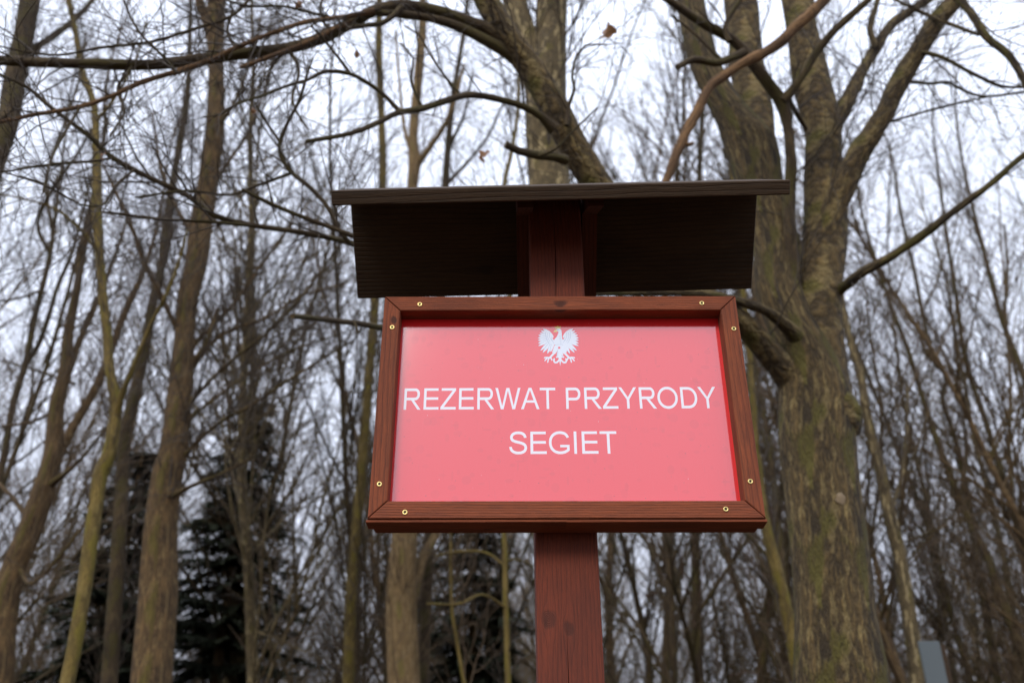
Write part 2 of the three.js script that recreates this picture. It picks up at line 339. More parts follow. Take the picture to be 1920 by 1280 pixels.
// plain grotesque capitals as strokes: cap height 1 (y from 0 up to -1), widths in cap heights
var GLYPH;
function makeGlyphs() {
  const S = 0.125, h = S / 2;
  const poly = (g, ...lines) => { g.lineWidth = S; g.lineJoin = 'miter'; g.miterLimit = 10; g.lineCap = 'butt'; for (const l of lines) { g.beginPath(); l.forEach(([x, y], k) => (k ? g.lineTo(x, -y) : g.moveTo(x, -y))); g.stroke(); } };
  const fill = (g, pts) => { g.beginPath(); pts.forEach(([x, y], k) => (k ? g.lineTo(x, -y) : g.moveTo(x, -y))); g.closePath(); g.fill(); };
  const bowl = (g, x0, x1, yt, yb) => { const r = (yt - yb) / 2; g.lineWidth = S; g.beginPath(); g.moveTo(x0, -yt); g.lineTo(x1 - r * 0.85, -yt); g.bezierCurveTo(x1 + r * 0.28, -yt, x1 + r * 0.28, -yb, x1 - r * 0.85, -yb); g.lineTo(x0, -yb); g.stroke(); };
  GLYPH = {
    ' ': [0.39, () => {}],
    I: [0.39, (g) => fill(g, [[0.13, 0], [0.26, 0], [0.26, 1], [0.13, 1]])],
    E: [0.93, (g) => { fill(g, [[0.11, 0], [0.24, 0], [0.24, 1], [0.11, 1]]); for (const y of [0, 0.455, 1 - S + 0.005]) fill(g, [[0.2, y], [y === 0 ? 0.87 : 0.84, y], [y === 0 ? 0.87 : 0.84, y + S - 0.005], [0.2, y + S - 0.005]]); }],
    T: [0.85, (g) => { fill(g, [[0.36, 0], [0.49, 0], [0.49, 0.95], [0.36, 0.95]]); fill(g, [[0.03, 0.88], [0.82, 0.88], [0.82, 1], [0.03, 1]]); }],
    Z: [0.85, (g) => { fill(g, [[0.03, 0], [0.81, 0], [0.81, 0.12], [0.2, 0.12], [0.8, 0.89], [0.8, 1], [0.07, 1], [0.07, 0.88], [0.63, 0.88], [0.03, 0.11]]); }],
    P: [0.93, (g) => { fill(g, [[0.11, 0], [0.24, 0], [0.24, 1], [0.11, 1]]); bowl(g, 0.2, 0.79, 1 - h, 0.46); }],
    R: [1.0, (g) => { fill(g, [[0.11, 0], [0.24, 0], [0.24, 1], [0.11, 1]]); bowl(g, 0.2, 0.84, 1 - h, 0.5); fill(g, [[0.42, 0.5], [0.57, 0.5], [0.97, 0], [0.81, 0]]); }],
    W: [1.32, (g) => { fill(g, [[0.02, 1], [0.155, 1], [0.37, 0.16], [0.58, 1], [0.74, 1], [0.95, 0.16], [1.165, 1], [1.3, 1], [1.02, 0], [0.88, 0], [0.66, 0.86], [0.44, 0], [0.3, 0]]); }],
    A: [0.93, (g) => { fill(g, [[0.0, 0], [0.14, 0], [0.465, 0.88], [0.79, 0], [0.93, 0], [0.54, 1], [0.39, 1]]); fill(g, [[0.2, 0.3], [0.73, 0.3], [0.69, 0.41], [0.24, 0.41]]); }],
    Y: [0.93, (g) => { fill(g, [[0.4, 0], [0.53, 0], [0.53, 0.43], [0.92, 1], [0.77, 1], [0.465, 0.53], [0.16, 1], [0.01, 1], [0.4, 0.43]]); }],
    O: [1.09, (g) => { g.lineWidth = S; g.beginPath(); g.ellipse(0.545, -0.5, 0.45, 0.455, 0, 0, Math.PI * 2); g.stroke(); }],
    D: [1.0, (g) => { fill(g, [[0.12, 0], [0.25, 0], [0.25, 1], [0.12, 1]]); g.lineWidth = S; g.beginPath(); g.moveTo(0.2, -1 + h); g.lineTo(0.48, -1 + h); g.bezierCurveTo(1.03, -1 + h, 1.03, -h, 0.48, -h); g.lineTo(0.2, -h); g.stroke(); }],
    S: [0.93, (g) => { g.lineWidth = S; g.beginPath(); g.moveTo(0.8, -0.72); g.bezierCurveTo(0.79, -0.88, 0.66, -0.95, 0.47, -0.95); g.bezierCurveTo(0.27, -0.95, 0.15, -0.86, 0.15, -0.73); g.bezierCurveTo(0.15, -0.45, 0.82, -0.6, 0.82, -0.28); g.bezierCurveTo(0.82, -0.13, 0.68, -0.05, 0.48, -0.05); g.bezierCurveTo(0.26, -0.05, 0.12, -0.14, 0.11, -0.32); g.stroke(); }],
    G: [1.09, (g) => { g.lineWidth = S; g.beginPath(); g.moveTo(0.94, -0.72); g.bezierCurveTo(0.88, -0.88, 0.76, -0.95, 0.57, -0.95); g.bezierCurveTo(0.28, -0.95, 0.11, -0.76, 0.11, -0.5); g.bezierCurveTo(0.11, -0.22, 0.3, -0.05, 0.58, -0.05); g.bezierCurveTo(0.74, -0.05, 0.88, -0.11, 0.945, -0.18); g.stroke(); fill(g, [[0.57, 0.4], [1.01, 0.4], [1.01, 0.14], [0.89, 0.14], [0.89, 0.29], [0.57, 0.29]]); }],
  };
}
function eagle(g) {
  const white = 'rgb(226,232,243)', ink = 'rgb(120,140,175)';
  const shape = (pts, f = white) => { g.fillStyle = f; g.beginPath(); pts.forEach(([x, y], k) => (k ? g.lineTo(x, y) : g.moveTo(x, y))); g.closePath(); g.fill(); };
  const feather = (x0, y0, x1, y1, w) => {          // a blade from its root to its tip
    const dx = x1 - x0, dy = y1 - y0, l = Math.hypot(dx, dy), nx = -dy / l * w, ny = dx / l * w;
    g.fillStyle = white; g.beginPath(); g.moveTo(x0 + nx, y0 + ny); g.quadraticCurveTo(x0 + dx * 0.75 + nx * 1.25, y0 + dy * 0.75 + ny * 1.25, x1, y1); g.quadraticCurveTo(x0 + dx * 0.75 - nx * 1.1, y0 + dy * 0.75 - ny * 1.1, x0 - nx, y0 - ny); g.closePath(); g.fill();
    g.strokeStyle = ink; g.lineWidth = 5; g.globalAlpha = 0.75; g.beginPath(); g.moveTo(x0 + nx, y0 + ny); g.quadraticCurveTo(x0 + dx * 0.75 + nx * 1.2, y0 + dy * 0.75 + ny * 1.2, x1, y1); g.stroke(); g.globalAlpha = 1;
  };
  const wing = (m) => {                             // m = 1 as seen on the left, -1 mirrored
    const X = (x) => (m > 0 ? x : 1452 - x);
    const tips = [[415, 398], [372, 438], [342, 484], [318, 528], [303, 582], [304, 632], [306, 690], [312, 742], [354, 836], [400, 876], [494, 898], [560, 862]];
    const roots = [[560, 480], [545, 500], [530, 520], [520, 545], [515, 570], [520, 595], [530, 615], [545, 635], [560, 655], [580, 670], [600, 680], [620, 690]];
    tips.forEach(([x, y], k) => feather(X(roots[k][0]), roots[k][1], X(x), y, k < 3 ? 24 : 30));
    shape([[415, 398], [480, 404], [545, 440], [605, 500], [634, 560], [610, 590], [596, 585], [640, 625], [700, 640], [700, 720], [620, 720], [560, 690], [510, 640], [500, 560], [470, 480]].map(([x, y]) => [X(x), y]));
    g.strokeStyle = ink; g.lineWidth = 6; g.globalAlpha = 0.6;
    for (const [a, b, c, d, e, f] of [[560, 470, 520, 560, 600, 640], [520, 470, 480, 560, 560, 660], [480, 450, 440, 560, 540, 690], [600, 560, 560, 600, 640, 690]]) { g.beginPath(); g.moveTo(X(a), b); g.quadraticCurveTo(X(c), d, X(e), f); g.stroke(); }
    g.globalAlpha = 1;
  };
  wing(1); wing(-1);
  // tail
  for (const [x, y] of [[690, 960], [720, 990], [785, 990], [820, 950]]) feather(745, 800, x, y, 26);
  shape([[705, 800], [790, 800], [775, 1000], [752, 1138], [728, 1000]]);
  g.strokeStyle = white; g.lineCap = 'round'; g.lineWidth = 34;
  for (const s of [-1, 1]) { g.beginPath(); g.moveTo(752 + s * 10, 1000); g.quadraticCurveTo(752 + s * 60, 1090, 752 + s * 115, 1060); g.quadraticCurveTo(752 + s * 140, 1020, 752 + s * 118, 1000); g.stroke(); g.lineWidth = 30; g.beginPath(); g.moveTo(752, 950); g.lineTo(752 + s * 70, 962); g.stroke(); g.lineWidth = 34; }
  // thighs, shanks, claws
  for (const s of [-1, 1]) {
    const X = (x) => (s < 0 ? x : 1480 - x);
    shape([[690, 700], [640, 740], [588, 880], [620, 872], [650, 905], [672, 880], [700, 840], [730, 740]].map(([x, y]) => [X(x), y]));
    g.strokeStyle = white; g.lineWidth = 40; g.beginPath(); g.moveTo(X(625), 890); g.lineTo(X(545), 975); g.stroke();
    g.lineWidth = 26; for (const [x, y] of [[436, 975], [445, 1030], [500, 1060], [585, 1020]]) { g.beginPath(); g.moveTo(X(545), 975); g.quadraticCurveTo(X((545 + x) / 2), 960, X(x), y); g.stroke(); }
  }
  // body, neck and head
  shape([[640, 620], [690, 565], [722, 505], [735, 455], [700, 450], [690, 420], [715, 395], [765, 392], [798, 430], [803, 520], [808, 600], [840, 640], [810, 700], [790, 735], [745, 760], [690, 730], [660, 680]]);
  g.strokeStyle = ink; g.lineWidth = 6; g.globalAlpha = 0.5;
  for (let k = 0; k < 6; k++) { g.beginPath(); g.moveTo(740 + k * 6, 540 + k * 30); g.quadraticCurveTo(760, 560 + k * 30, 790, 540 + k * 30); g.stroke(); }
  g.beginPath(); g.moveTo(650, 725); g.quadraticCurveTo(740, 700, 820, 720); g.stroke(); g.globalAlpha = 1;
  shape([[628, 466], [650, 430], [690, 412], [712, 440], [700, 462]], 'rgb(226,202,92)');
  shape([[652, 340], [690, 362], [722, 328], [748, 360], [790, 338], [774, 396], [676, 396]], 'rgb(226,196,62)');
  g.fillStyle = 'rgb(90,80,60)'; g.beginPath(); g.arc(724, 424, 8, 0, 7); g.fill();
}

// ------------------------------------------------------------------ trees: tools
const lumpN = noise2(19);
const UPV = V(0, 1, 0);
function smooth(pts, rad, step) {                   // Catmull-Rom through the points, radii along with them
  if (pts.length < 3) { const m = pts[0].clone().lerp(pts[1], 0.5); return { P: [pts[0], m, pts[1]], R: [rad[0], (rad[0] + rad[1]) / 2, rad[1]] }; }
  const c = new THREE.CatmullRomCurve3(pts, false, 'centripetal'), P = [], R = [];
  for (let k = 0; k < pts.length - 1; k++) {
    const n = Math.max(1, Math.min(24, Math.round(pts[k].distanceTo(pts[k + 1]) / step)));
    for (let j = 0; j < n; j++) { const t = (k + j / n) / (pts.length - 1); P.push(c.getPoint(t)); const f = j / n; R.push(rad[k] * (1 - f) + rad[k + 1] * f); }
  }
  P.push(pts[pts.length - 1].clone()); R.push(rad[rad.length - 1]);
  return { P, R };
}
function perp(d, r) { const a = V(r() - 0.5, r() - 0.5, r() - 0.5); a.addScaledVector(d, -a.dot(d)); return a.lengthSq() < 1e-6 ? V(1, 0, 0) : a.normalize(); }
// a procedural shoot with its own side shoots; lv = levels still below it
function grow(mb, p, d, len, r, lv, o, R) {
  const n = Math.max(2, Math.min(7, Math.round(len / (o.seg ?? 0.22)))), P = [p.clone()], Q = [r], dir = d.clone(), cur = p.clone();
  for (let k = 1; k <= n; k++) {
    dir.addScaledVector(perp(dir, R), o.wob * (R() * 0.8 + 0.3)).addScaledVector(UPV, o.trop).normalize();
    cur.addScaledVector(dir, len / n); P.push(cur.clone()); Q.push(Math.max(o.rmin, r * (1 - 0.72 * k / n)));
  }
  (lv > 0 && o.thick ? o.thick : mb).tube(P, Q, r > 0.02 ? 6 : r > 0.009 ? 5 : 3, { off: R() });
  if (lv <= 0) return;
  const kids = Math.max(1, Math.round(len * o.dens[lv] * (0.7 + 0.6 * R())));
  for (let k = 0; k < kids; k++) {
    const t = 0.12 + 0.86 * (k + R()) / kids, x = t * n, i = Math.min(n - 1, Math.floor(x)), q = P[i].clone().lerp(P[i + 1], x - i);
    const along = P[i + 1].clone().sub(P[i]).normalize(), a = (o.ang ?? 0.75) * (0.65 + 0.7 * R());
    const cd = along.multiplyScalar(Math.cos(a)).addScaledVector(perp(along, R), Math.sin(a)).normalize();
    const cl = Math.max(o.lmin, len * (o.ratio ?? 0.5) * (1 - 0.6 * t) * (0.6 + 0.8 * R()));
    grow(mb, q, cd, cl, Math.max(o.rmin, Math.min(r * 0.55, Q[i] * 0.7)), lv - 1, o, R);
  }
}
const px = (list, d0, d1 = d0) => list.map(([x, y, w, dd], k) => { const p = at(x, y, dd ?? d0 + (d1 - d0) * k / Math.max(1, list.length - 1)); return { p, r: sizeAt(p, w) / 2 }; });

class Tree {                                        // a traced tree: stems and limbs from the photograph, shoots grown on them
  constructor(name, label, D, mat, seed, group) {
    this.D = D; this.mat = mat; this.R = rng(seed); this.seed = seed; this.twigs = new MB();
    this.o = thing(name, label, 'tree', [0, 0, 0], group); this.started = false;
  }
  local(v) { return v.clone().sub(this.o.position); }
  stem(list, o = {}) {                              // the first stem goes down to the ground and sets the tree's place
    const a = px(list, o.D0 ?? this.D, o.D1 ?? o.D0 ?? this.D), P = a.map((q) => q.p), R = a.map((q) => q.r);
    if (!this.started) {
      const f = P[0].clone(), d = P[0].clone().sub(P[1]).normalize(), n = Math.max(2, Math.ceil(f.y / 0.8)), down = [], rr = [];
      const slope = V(d.x / Math.max(0.3, -d.y), -1, d.z / Math.max(0.3, -d.y));
      for (let k = 1; k <= n; k++) { const t = k / n; down.unshift(V(f.x + slope.x * f.y * t * (1 - 0.5 * t), f.y * (1 - t) - 0.12 * t, f.z + slope.z * f.y * t * (1 - 0.5 * t))); rr.unshift(R[0] * (1 + 0.25 * t + 0.45 * t ** 6)); }
      P.unshift(...down); R.unshift(...rr);
      this.o.position.set(P[0].x, 0, P[0].z); this.started = true;
    }
    if (o.up) {                                     // goes on above the frame
      const e = P[P.length - 1], d = e.clone().sub(P[P.length - 2]).normalize(), r = R[R.length - 1], n = 4;
      for (let k = 1; k <= n; k++) { d.addScaledVector(perp(d, this.R), 0.12).addScaledVector(UPV, 0.05).normalize(); P.push(P[P.length - 1].clone().addScaledVector(d, o.up / n)); R.push(r * (1 - 0.8 * k / n)); }
    }
    return this.build('trunk', P, R, o);
  }
  limb(list, o = {}) { const a = px(list, o.D0 ?? this.D, o.D1 ?? o.D0 ?? this.D); return this.build(o.name ?? 'branch', a.map((q) => q.p), a.map((q) => q.r), o); }
  build(name, pts, rad, o) {
    const big = Math.max(...rad), { P, R } = smooth(pts.map((p) => this.local(p)), rad, Math.max(0.04, Math.min(0.08, big * 0.9)));
    const mb = new MB(); mb.tube(P, R, big > 0.1 ? 36 : big > 0.06 ? 20 : big > 0.02 ? 10 : big > 0.008 ? 7 : 5, { lump: o.lump ?? 0.16, lumpF: 0.9 / Math.max(0.05, big * 2), noise: lumpN, off: this.R() * 7, cap: o.cap ?? true });
    if (o.noPart) { this.twigs.tube(P, R, 5); } else part(name, mb.geo(), o.mat ?? this.mat, this.o, o.label);
    if (o.shoots !== 0) this.shoots(P, R, o);
    return { P, R };
  }
  shoots(P, R, o) {
    const every = (o.every ?? 0.16) * 0.55, c = { wob: o.wob ?? 0.22, trop: o.trop ?? 0.03, rmin: o.rmin ?? 0.0012, dens: [0, 8, 6.5, 4], lmin: 0.07, ang: o.ang ?? 0.8, ratio: 0.55, seg: 0.1 };
    let gap = every * this.R();
    for (let k = 1; k < P.length; k++) {
      const s = P[k].distanceTo(P[k - 1]); gap -= s;
      while (gap < 0) {
        const y = P[k].y; gap += every * (0.5 + this.R());
        if (y < (o.from ?? 0) || y > (o.to ?? 99)) continue;
        const t = k / P.length, d = P[k].clone().sub(P[k - 1]).normalize(), a = c.ang * (0.7 + 0.6 * this.R());
        const dir = d.multiplyScalar(Math.cos(a)).addScaledVector(perp(d, this.R), Math.sin(a)).addScaledVector(UPV, o.lift ?? 0.15).normalize();
        const len = (o.len ?? 0.6) * 1.25 * (0.35 + 1.1 * this.R()) * (1 - 0.35 * t);
        grow(this.twigs, P[k].clone(), dir, len, Math.min(R[k] * 0.5, (o.tr ?? 0.004) * (0.6 + 0.8 * this.R())), o.lv ?? 2, c, this.R);
      }
    }
  }
  done(mat = M.twig) { if (!this.twigs.empty) { const m = part('twigs', this.twigs.geo(), mat, this.o); m.userData.kind = 'stuff'; } return this; }
}

// ------------------------------------------------------------------ the big maple right of the sign
{
  const t = new Tree('maple_tree', 'thick mossy maple with several stems, right beside the sign', 4.0, M.maple, 101);
  const NO = { shoots: 0, lump: 0.1 };
  t.stem([[1578, 1290, 176], [1562, 1150, 152], [1550, 1000, 144], [1541, 900, 138], [1534, 830, 140], [1534, 760, 138], [1520, 690, 112], [1486, 610, 82], [1460, 540, 80], [1457, 480, 84], [1444, 420, 88], [1424, 350, 88], [1406, 275, 98], [1372, 215, 62], [1350, 180, 54], [1319, 110, 53], [1296, 0, 52], [1284, -100, 48]], { ...NO, up: 3 });
  t.limb([[1546, 900, 70], [1545, 810, 100], [1543, 740, 108], [1538, 680, 96], [1534, 600, 84], [1536, 530, 84], [1548, 424, 78], [1545, 308, 72], [1542, 231, 68], [1523, 154, 66], [1509, 77, 58], [1497, 0, 58], [1485, -120, 50], [1470, -330, 34]], { ...NO, D1: 4.1, name: 'stem' });
  t.limb([[1432, 400, 40], [1424, 330, 66], [1420, 265, 68], [1414, 193, 64], [1400, 116, 61], [1389, 0, 60], [1380, -120, 52], [1365, -320, 34]], { ...NO, D1: 4.3, name: 'stem' });
  t.limb([[1545, 470, 30], [1560, 400, 50], [1578, 356, 48], [1600, 305, 42], [1643, 239, 37], [1681, 166, 36], [1720, 96, 33], [1758, 39, 34], [1793, 0, 34], [1850, -90, 28], [1920, -230, 18]], { D1: 3.7, len: 0.8, every: 0.14 });
  t.limb([[1542, 290, 24], [1556, 245, 40], [1578, 210, 32], [1600, 166, 26], [1623, 123, 22], [1646, 85, 20], [1677, 42, 18], [1739, 0, 16], [1800, -45, 12]], { D1: 4.4, len: 0.6 });
  t.limb([[1644, 90, 14], [1632, 54, 12], [1642, 15, 10], [1652, -20, 8]], { D0: 4.15, D1: 4.2 });
  t.limb([[1525, 620, 14, 4.05], [1548, 566, 26, 4.02], [1578, 543, 20, 3.97], [1612, 515, 18], [1660, 487, 17], [1720, 448, 16], [1790, 395, 13], [1860, 343, 12], [1925, 287, 10], [2010, 220, 6]], { D0: 3.95, D1: 3.3, len: 0.35, every: 0.35 });
  // side shoots high on the right
  t.limb([[1718, 98, 9], [1758, 104, 8], [1835, 143, 7], [1881, 162, 6], [1930, 162, 6]], { D0: 3.8, D1: 3.7, len: 0.4 });
  t.limb([[1690, 152, 8], [1740, 156, 6], [1781, 156, 5], [1835, 179, 5], [1925, 172, 5]], { D0: 3.83, D1: 4.1, len: 0.4 });
  t.limb([[1643, 234, 7], [1690, 222, 5], [1739, 208, 5], [1797, 193, 5], [1850, 182, 4]], { D0: 3.87, D1: 4.2, len: 0.35 });
  t.limb([[1795, -5, 17], [1820, 22, 15], [1851, 69, 15], [1893, 104, 14], [1925, 160, 13], [1960, 260, 9]], { D0: 3.62, D1: 3.5, len: 0.5 });
  t.limb([[1835, 65, 7], [1790, 48, 7], [1747, 31, 7], [1681, 0, 6], [1620, -30, 4]], { D0: 3.58, D1: 3.9, len: 0.4 });
  // the great lower limb that passes behind the board and the roof, and what grows from it
  t.limb([[1560, 940, 46, 4.07], [1546, 860, 78, 4.05], [1522, 780, 78, 4.03], [1495, 728, 62, 4.0], [1464, 688, 51, 3.95], [1430, 647, 46, 3.88], [1395, 608, 44, 3.8], [1340, 570, 45, 3.7], [1270, 520, 48, 3.6], [1195, 440, 52, 3.5], [1122, 350, 56, 3.4], [1072, 268, 54, 3.3], [1042, 205, 56, 3.25], [998, 133, 52, 3.2], [950, 65, 46, 3.13], [912, 0, 44, 3.08], [870, -80, 38, 3.0], [810, -210, 24, 2.9]], { D0: 4.0, D1: 3.0, lump: 0.06, len: 0.5, every: 0.3, from: 3.4 });
  const D = 3.3;
  t.limb([[1515, 700, 20], [1498, 640, 34], [1470, 608, 24], [1438, 583, 20], [1390, 566, 18], [1330, 552, 16], [1250, 548, 14], [1150, 549, 12], [1080, 552, 8]], { D0: 4.0, D1: 3.4, shoots: 0 });
  const L = { mat: M.limb };
  t.limb([[962, 82, 34], [920, 58, 25], [873, 38, 22], [807, 17, 20], [747, 10, 20], [700, 20, 22], [650, 48, 22], [600, 72, 22], [540, 90, 22], [450, 100, 22], [370, 112, 22], [270, 121, 20], [150, 119, 20], [60, 116, 20], [-40, 110, 17], [-160, 90, 10]], { ...L, D0: 3.15, D1: 2.75, len: 0.5, every: 0.15, lift: 0.05 });
  t.limb([[985, 118, 34], [945, 94, 24], [907, 73, 20], [860, 50, 18], [807, 34, 16], [760, 27, 15], [705, 24, 13]], { ...L, D0: 3.18, D1: 3.02, len: 0.4 });
  t.limb([[700, 20, 12], [655, 30, 9], [570, 42, 9], [500, 66, 9], [440, 90, 9], [380, 117, 10], [330, 134, 10], [270, 152, 10], [210, 179, 9], [150, 200, 9], [70, 214, 8], [0, 228, 7], [-60, 240, 5]], { D0: 2.98, D1: 2.6, mat: M.dead, len: 0.4, every: 0.12 });
  t.limb([[672, 36, 12], [640, 48, 9], [600, 67, 9], [560, 85, 9], [517, 102, 9], [450, 126, 8]], { D0: 3.0, D1: 2.8, mat: M.dead, len: 0.25 });
  t.limb([[752, 12, 12], [740, 26, 10], [717, 43, 10], [690, 47, 9], [650, 53, 9]], { ...L, D0: 3.02, D1: 2.95, shoots: 0 });
  t.limb([[1040, 242, 26], [1015, 219, 16], [983, 200, 13], [940, 187, 12], [907, 180, 12], [873, 178, 13], [840, 187, 13], [793, 203, 12], [747, 211, 12], [707, 230, 10], [657, 250, 9], [573, 265, 8]], { ...L, D0: 3.2, D1: 2.8, len: 0.3, every: 0.3 });
  t.limb([[752, 212, 10], [713, 172, 8], [680, 150, 8], [655, 138, 8], [613, 133, 8], [575, 150, 6], [540, 160, 6], [495, 178, 5], [443, 195, 5], [410, 215, 4], [380, 219, 3]], { ...L, D0: 2.98, D1: 2.6, len: 0.4, every: 0.12 });
  t.limb([[657, 138, 7], [623, 93, 6], [600, 65, 5], [583, 48, 4]], { ...L, D0: 2.9, D1: 2.8, len: 0.3 });
  t.limb([[864, 177, 6], [840, 150, 5], [807, 103, 4], [787, 67, 4], [757, 48, 3]], { ...L, D0: 3.05, D1: 3.0, len: 0.3 });
  t.limb([[1062, 300, 20], [1040, 294, 16], [1012, 291, 16], [990, 287, 16], [973, 283, 15], [948, 270, 15]], { ...L, D0: 3.2, D1: 3.05, shoots: 0 });
  t.limb([[1010, 292, 7], [1040, 280, 5], [1073, 247, 4], [1120, 202, 3]], { ...L, D0: 3.1, D1: 3.05, len: 0.2 });
  t.limb([[1062, 235, 9], [1067, 195, 7], [1077, 167, 6], [1073, 143, 5], [1082, 103, 5], [1098, 85, 4], [1140, 84, 3]], { ...L, D0: 3.2, D1: 3.1, len: 0.35, every: 0.1 });
  t.limb([[1185, 430, 24], [1000, 482, 18], [850, 497, 16], [720, 472, 13], [665, 458, 12], [620, 446, 11], [560, 435, 10], [467, 421, 10], [400, 403, 10], [350, 366, 10], [300, 342, 10], [250, 318, 10], [205, 292, 10], [173, 260, 9], [133, 230, 8], [93, 200, 8], [50, 163, 7], [0, 140, 6], [-60, 118, 4]], { ...L, D0: 3.32, D1: 2.6, len: 0.45, every: 0.13 });
  t.limb([[760, 484, 11], [690, 454, 10], [617, 425, 9], [533, 393, 8], [453, 355, 6]], { ...L, D0: 3.05, D1: 2.8, len: 0.35 });
  t.limb([[475, 423, 7], [400, 416, 7], [300, 410, 6], [193, 397, 5]], { ...L, D0: 2.9, D1: 2.7, len: 0.35 });
  t.limb([[655, 456, 9], [633, 427, 8], [617, 393, 8], [583, 353, 8], [543, 320, 8], [523, 275, 8], [533, 243, 7], [563, 183, 6], [575, 140, 5], [587, 107, 3]], { ...L, D0: 2.99, D1: 2.75, len: 0.4, every: 0.12 });
  t.limb([[526, 268, 6], [500, 230, 5], [478, 193, 4]], { ...L, D0: 2.86, D1: 2.8, len: 0.3 });
  t.limb([[543, 325, 7], [483, 347, 6], [433, 365, 5], [400, 363, 5], [350, 357, 5], [253, 370, 4]], { ...L, D0: 2.9, D1: 2.65, len: 0.35, every: 0.12 });
  t.limb([[1345, 574, 30], [1150, 602, 20], [950, 616, 17], [760, 619, 13], [715, 614, 12], [670, 606, 11], [620, 600, 10], [580, 595, 10], [548, 592, 10]], { ...L, D0: 3.72, D1: 2.75, shoots: 0 });
  t.limb([[664, 604, 6], [668, 612, 5], [670, 624, 3]], { ...L, D0: 2.84, shoots: 0 });
  for (const [l, d0, d1] of [
    [[[480, -15, 7], [433, 30, 6], [367, 53, 6], [283, 78, 6], [183, 90, 5], [110, 103, 5], [50, 97, 4], [-20, 82, 3]], 2.95, 2.6],
    [[[700, 18, 8], [640, 35, 6], [600, 28, 6], [533, 12, 5], [457, 10, 5], [400, -10, 4]], 3.0, 2.8],
    [[[210, 296, 6], [165, 303, 5], [100, 307, 5], [0, 323, 4], [-30, 326, 3]], 2.75, 2.5],
    [[[250, 318, 6], [215, 350, 5], [190, 385, 4], [150, 383, 4], [90, 350, 4], [0, 320, 3]], 2.8, 2.5],
    [[[330, 134, 7], [300, 100, 6], [262, 62, 5], [235, 10, 4], [225, -30, 3]], 2.75, 2.6],
    [[[150, 200, 6], [120, 250, 5], [95, 300, 5], [80, 360, 4]], 2.7, 2.5],
    [[[540, 92, 8], [560, 130, 6], [548, 190, 5], [575, 240, 4]], 2.95, 2.9],
    [[[450, 100, 7], [425, 60, 6], [435, 20, 5], [420, -20, 4]], 2.9, 2.9],
    [[[250, 121, 7], [220, 165, 6], [232, 210, 5], [205, 255, 4]], 2.85, 2.7],
    [[[620, 66, 7], [600, 20, 6], [612, -20, 5]], 3.0, 3.1], [[[793, 203, 6], [770, 150, 5], [775, 110, 4], [750, 80, 3]], 3.0, 2.9],
  ]) t.limb(l, { ...L, D0: d0, D1: d1, len: 0.4, every: 0.11 });
  // dark crooked limb with its two arms, and the tan dead branch hung in the crown
  t.limb([[1475, 620, 16, 4.0], [1484, 520, 32, 3.95], [1480, 420, 25, 3.88], [1481, 350, 22], [1484, 300, 20], [1478, 240, 20], [1468, 195, 24], [1440, 155, 24], [1410, 115, 22], [1375, 75, 20], [1320, 45, 18], [1280, 18, 16], [1235, -15, 14], [1150, -80, 9]], { ...L, D0: 4.0, D1: 3.3, len: 0.35, every: 0.2 });
  t.limb([[1468, 190, 18], [1500, 150, 15], [1530, 100, 15], [1560, 62, 14], [1600, 25, 13], [1645, -15, 11], [1720, -80, 7]], { ...L, D0: 3.66, D1: 3.4, len: 0.4 });
  t.limb([[1472, 180, 12], [1484, 195, 10], [1496, 216, 9], [1512, 242, 9]], { ...L, D0: 3.66, D1: 3.9, shoots: 0 });
  t.limb([[1395, 98, 16], [1372, 108, 15], [1340, 118, 14], [1302, 111, 13], [1270, 126, 12]], { ...L, D0: 3.5, D1: 3.4, shoots: 0 });
  t.limb([[1352, 112, 8], [1328, 88, 6], [1300, 60, 6], [1257, 28, 4]], { ...L, D0: 3.45, D1: 3.4, len: 0.2 });
  t.limb([[1368, 78, 12], [1360, 50, 9], [1375, 20, 9], [1392, -6, 8]], { ...L, D0: 3.45, D1: 3.4, len: 0.2 });
  t.limb([[1243, 352, 15], [1262, 305, 16], [1277, 268, 21], [1286, 250, 17], [1308, 206, 18], [1334, 160, 17], [1352, 146, 19], [1385, 124, 15], [1418, 106, 21], [1436, 98, 19], [1468, 74, 20], [1490, 50, 22], [1516, 30, 20], [1552, -8, 22], [1620, -70, 17]], { D0: 3.42, D1: 3.5, mat: M.dead, shoots: 0, label: 'tan dead branch hanging in the crown', lump: 0.2 });
  t.limb([[1278, 262, 12], [1290, 272, 9], [1300, 268, 7]], { D0: 3.43, mat: M.dead, shoots: 0 });
  // trunk scars and the knob where the stems part
  for (const [x, y, w, h, d, mt, th] of [[1582, 940, 46, 34, 0.13, M.scar, 0.018], [1610, 1105, 40, 66, 0.115, M.scar, 0.015], [1572, 778, 84, 110, 0.04, M.maple, 0.1]]) {
    const p = at(x, y, 4 - d), g = new THREE.SphereGeometry(1, 14, 10), q = g.attributes.position;
    for (let k = 0; k < q.count; k++) { const f = 1 + 0.3 * (lumpN(q.getX(k) * 3 + 9, q.getY(k) * 3 + q.getZ(k) * 2 + 9) - 0.5); q.setXYZ(k, q.getX(k) * f * sizeAt(p, w) / 2, q.getY(k) * f * sizeAt(p, h) / 2, q.getZ(k) * f * th); }
    g.computeVertexNormals();
    const m = part(th > 0.02 ? 'burl' : 'branch_scar', g, mt, t.o); m.position.copy(t.local(p)); m.rotation.y = x > 1560 ? 0.7 : x < 1500 ? -0.7 : 0;
  }
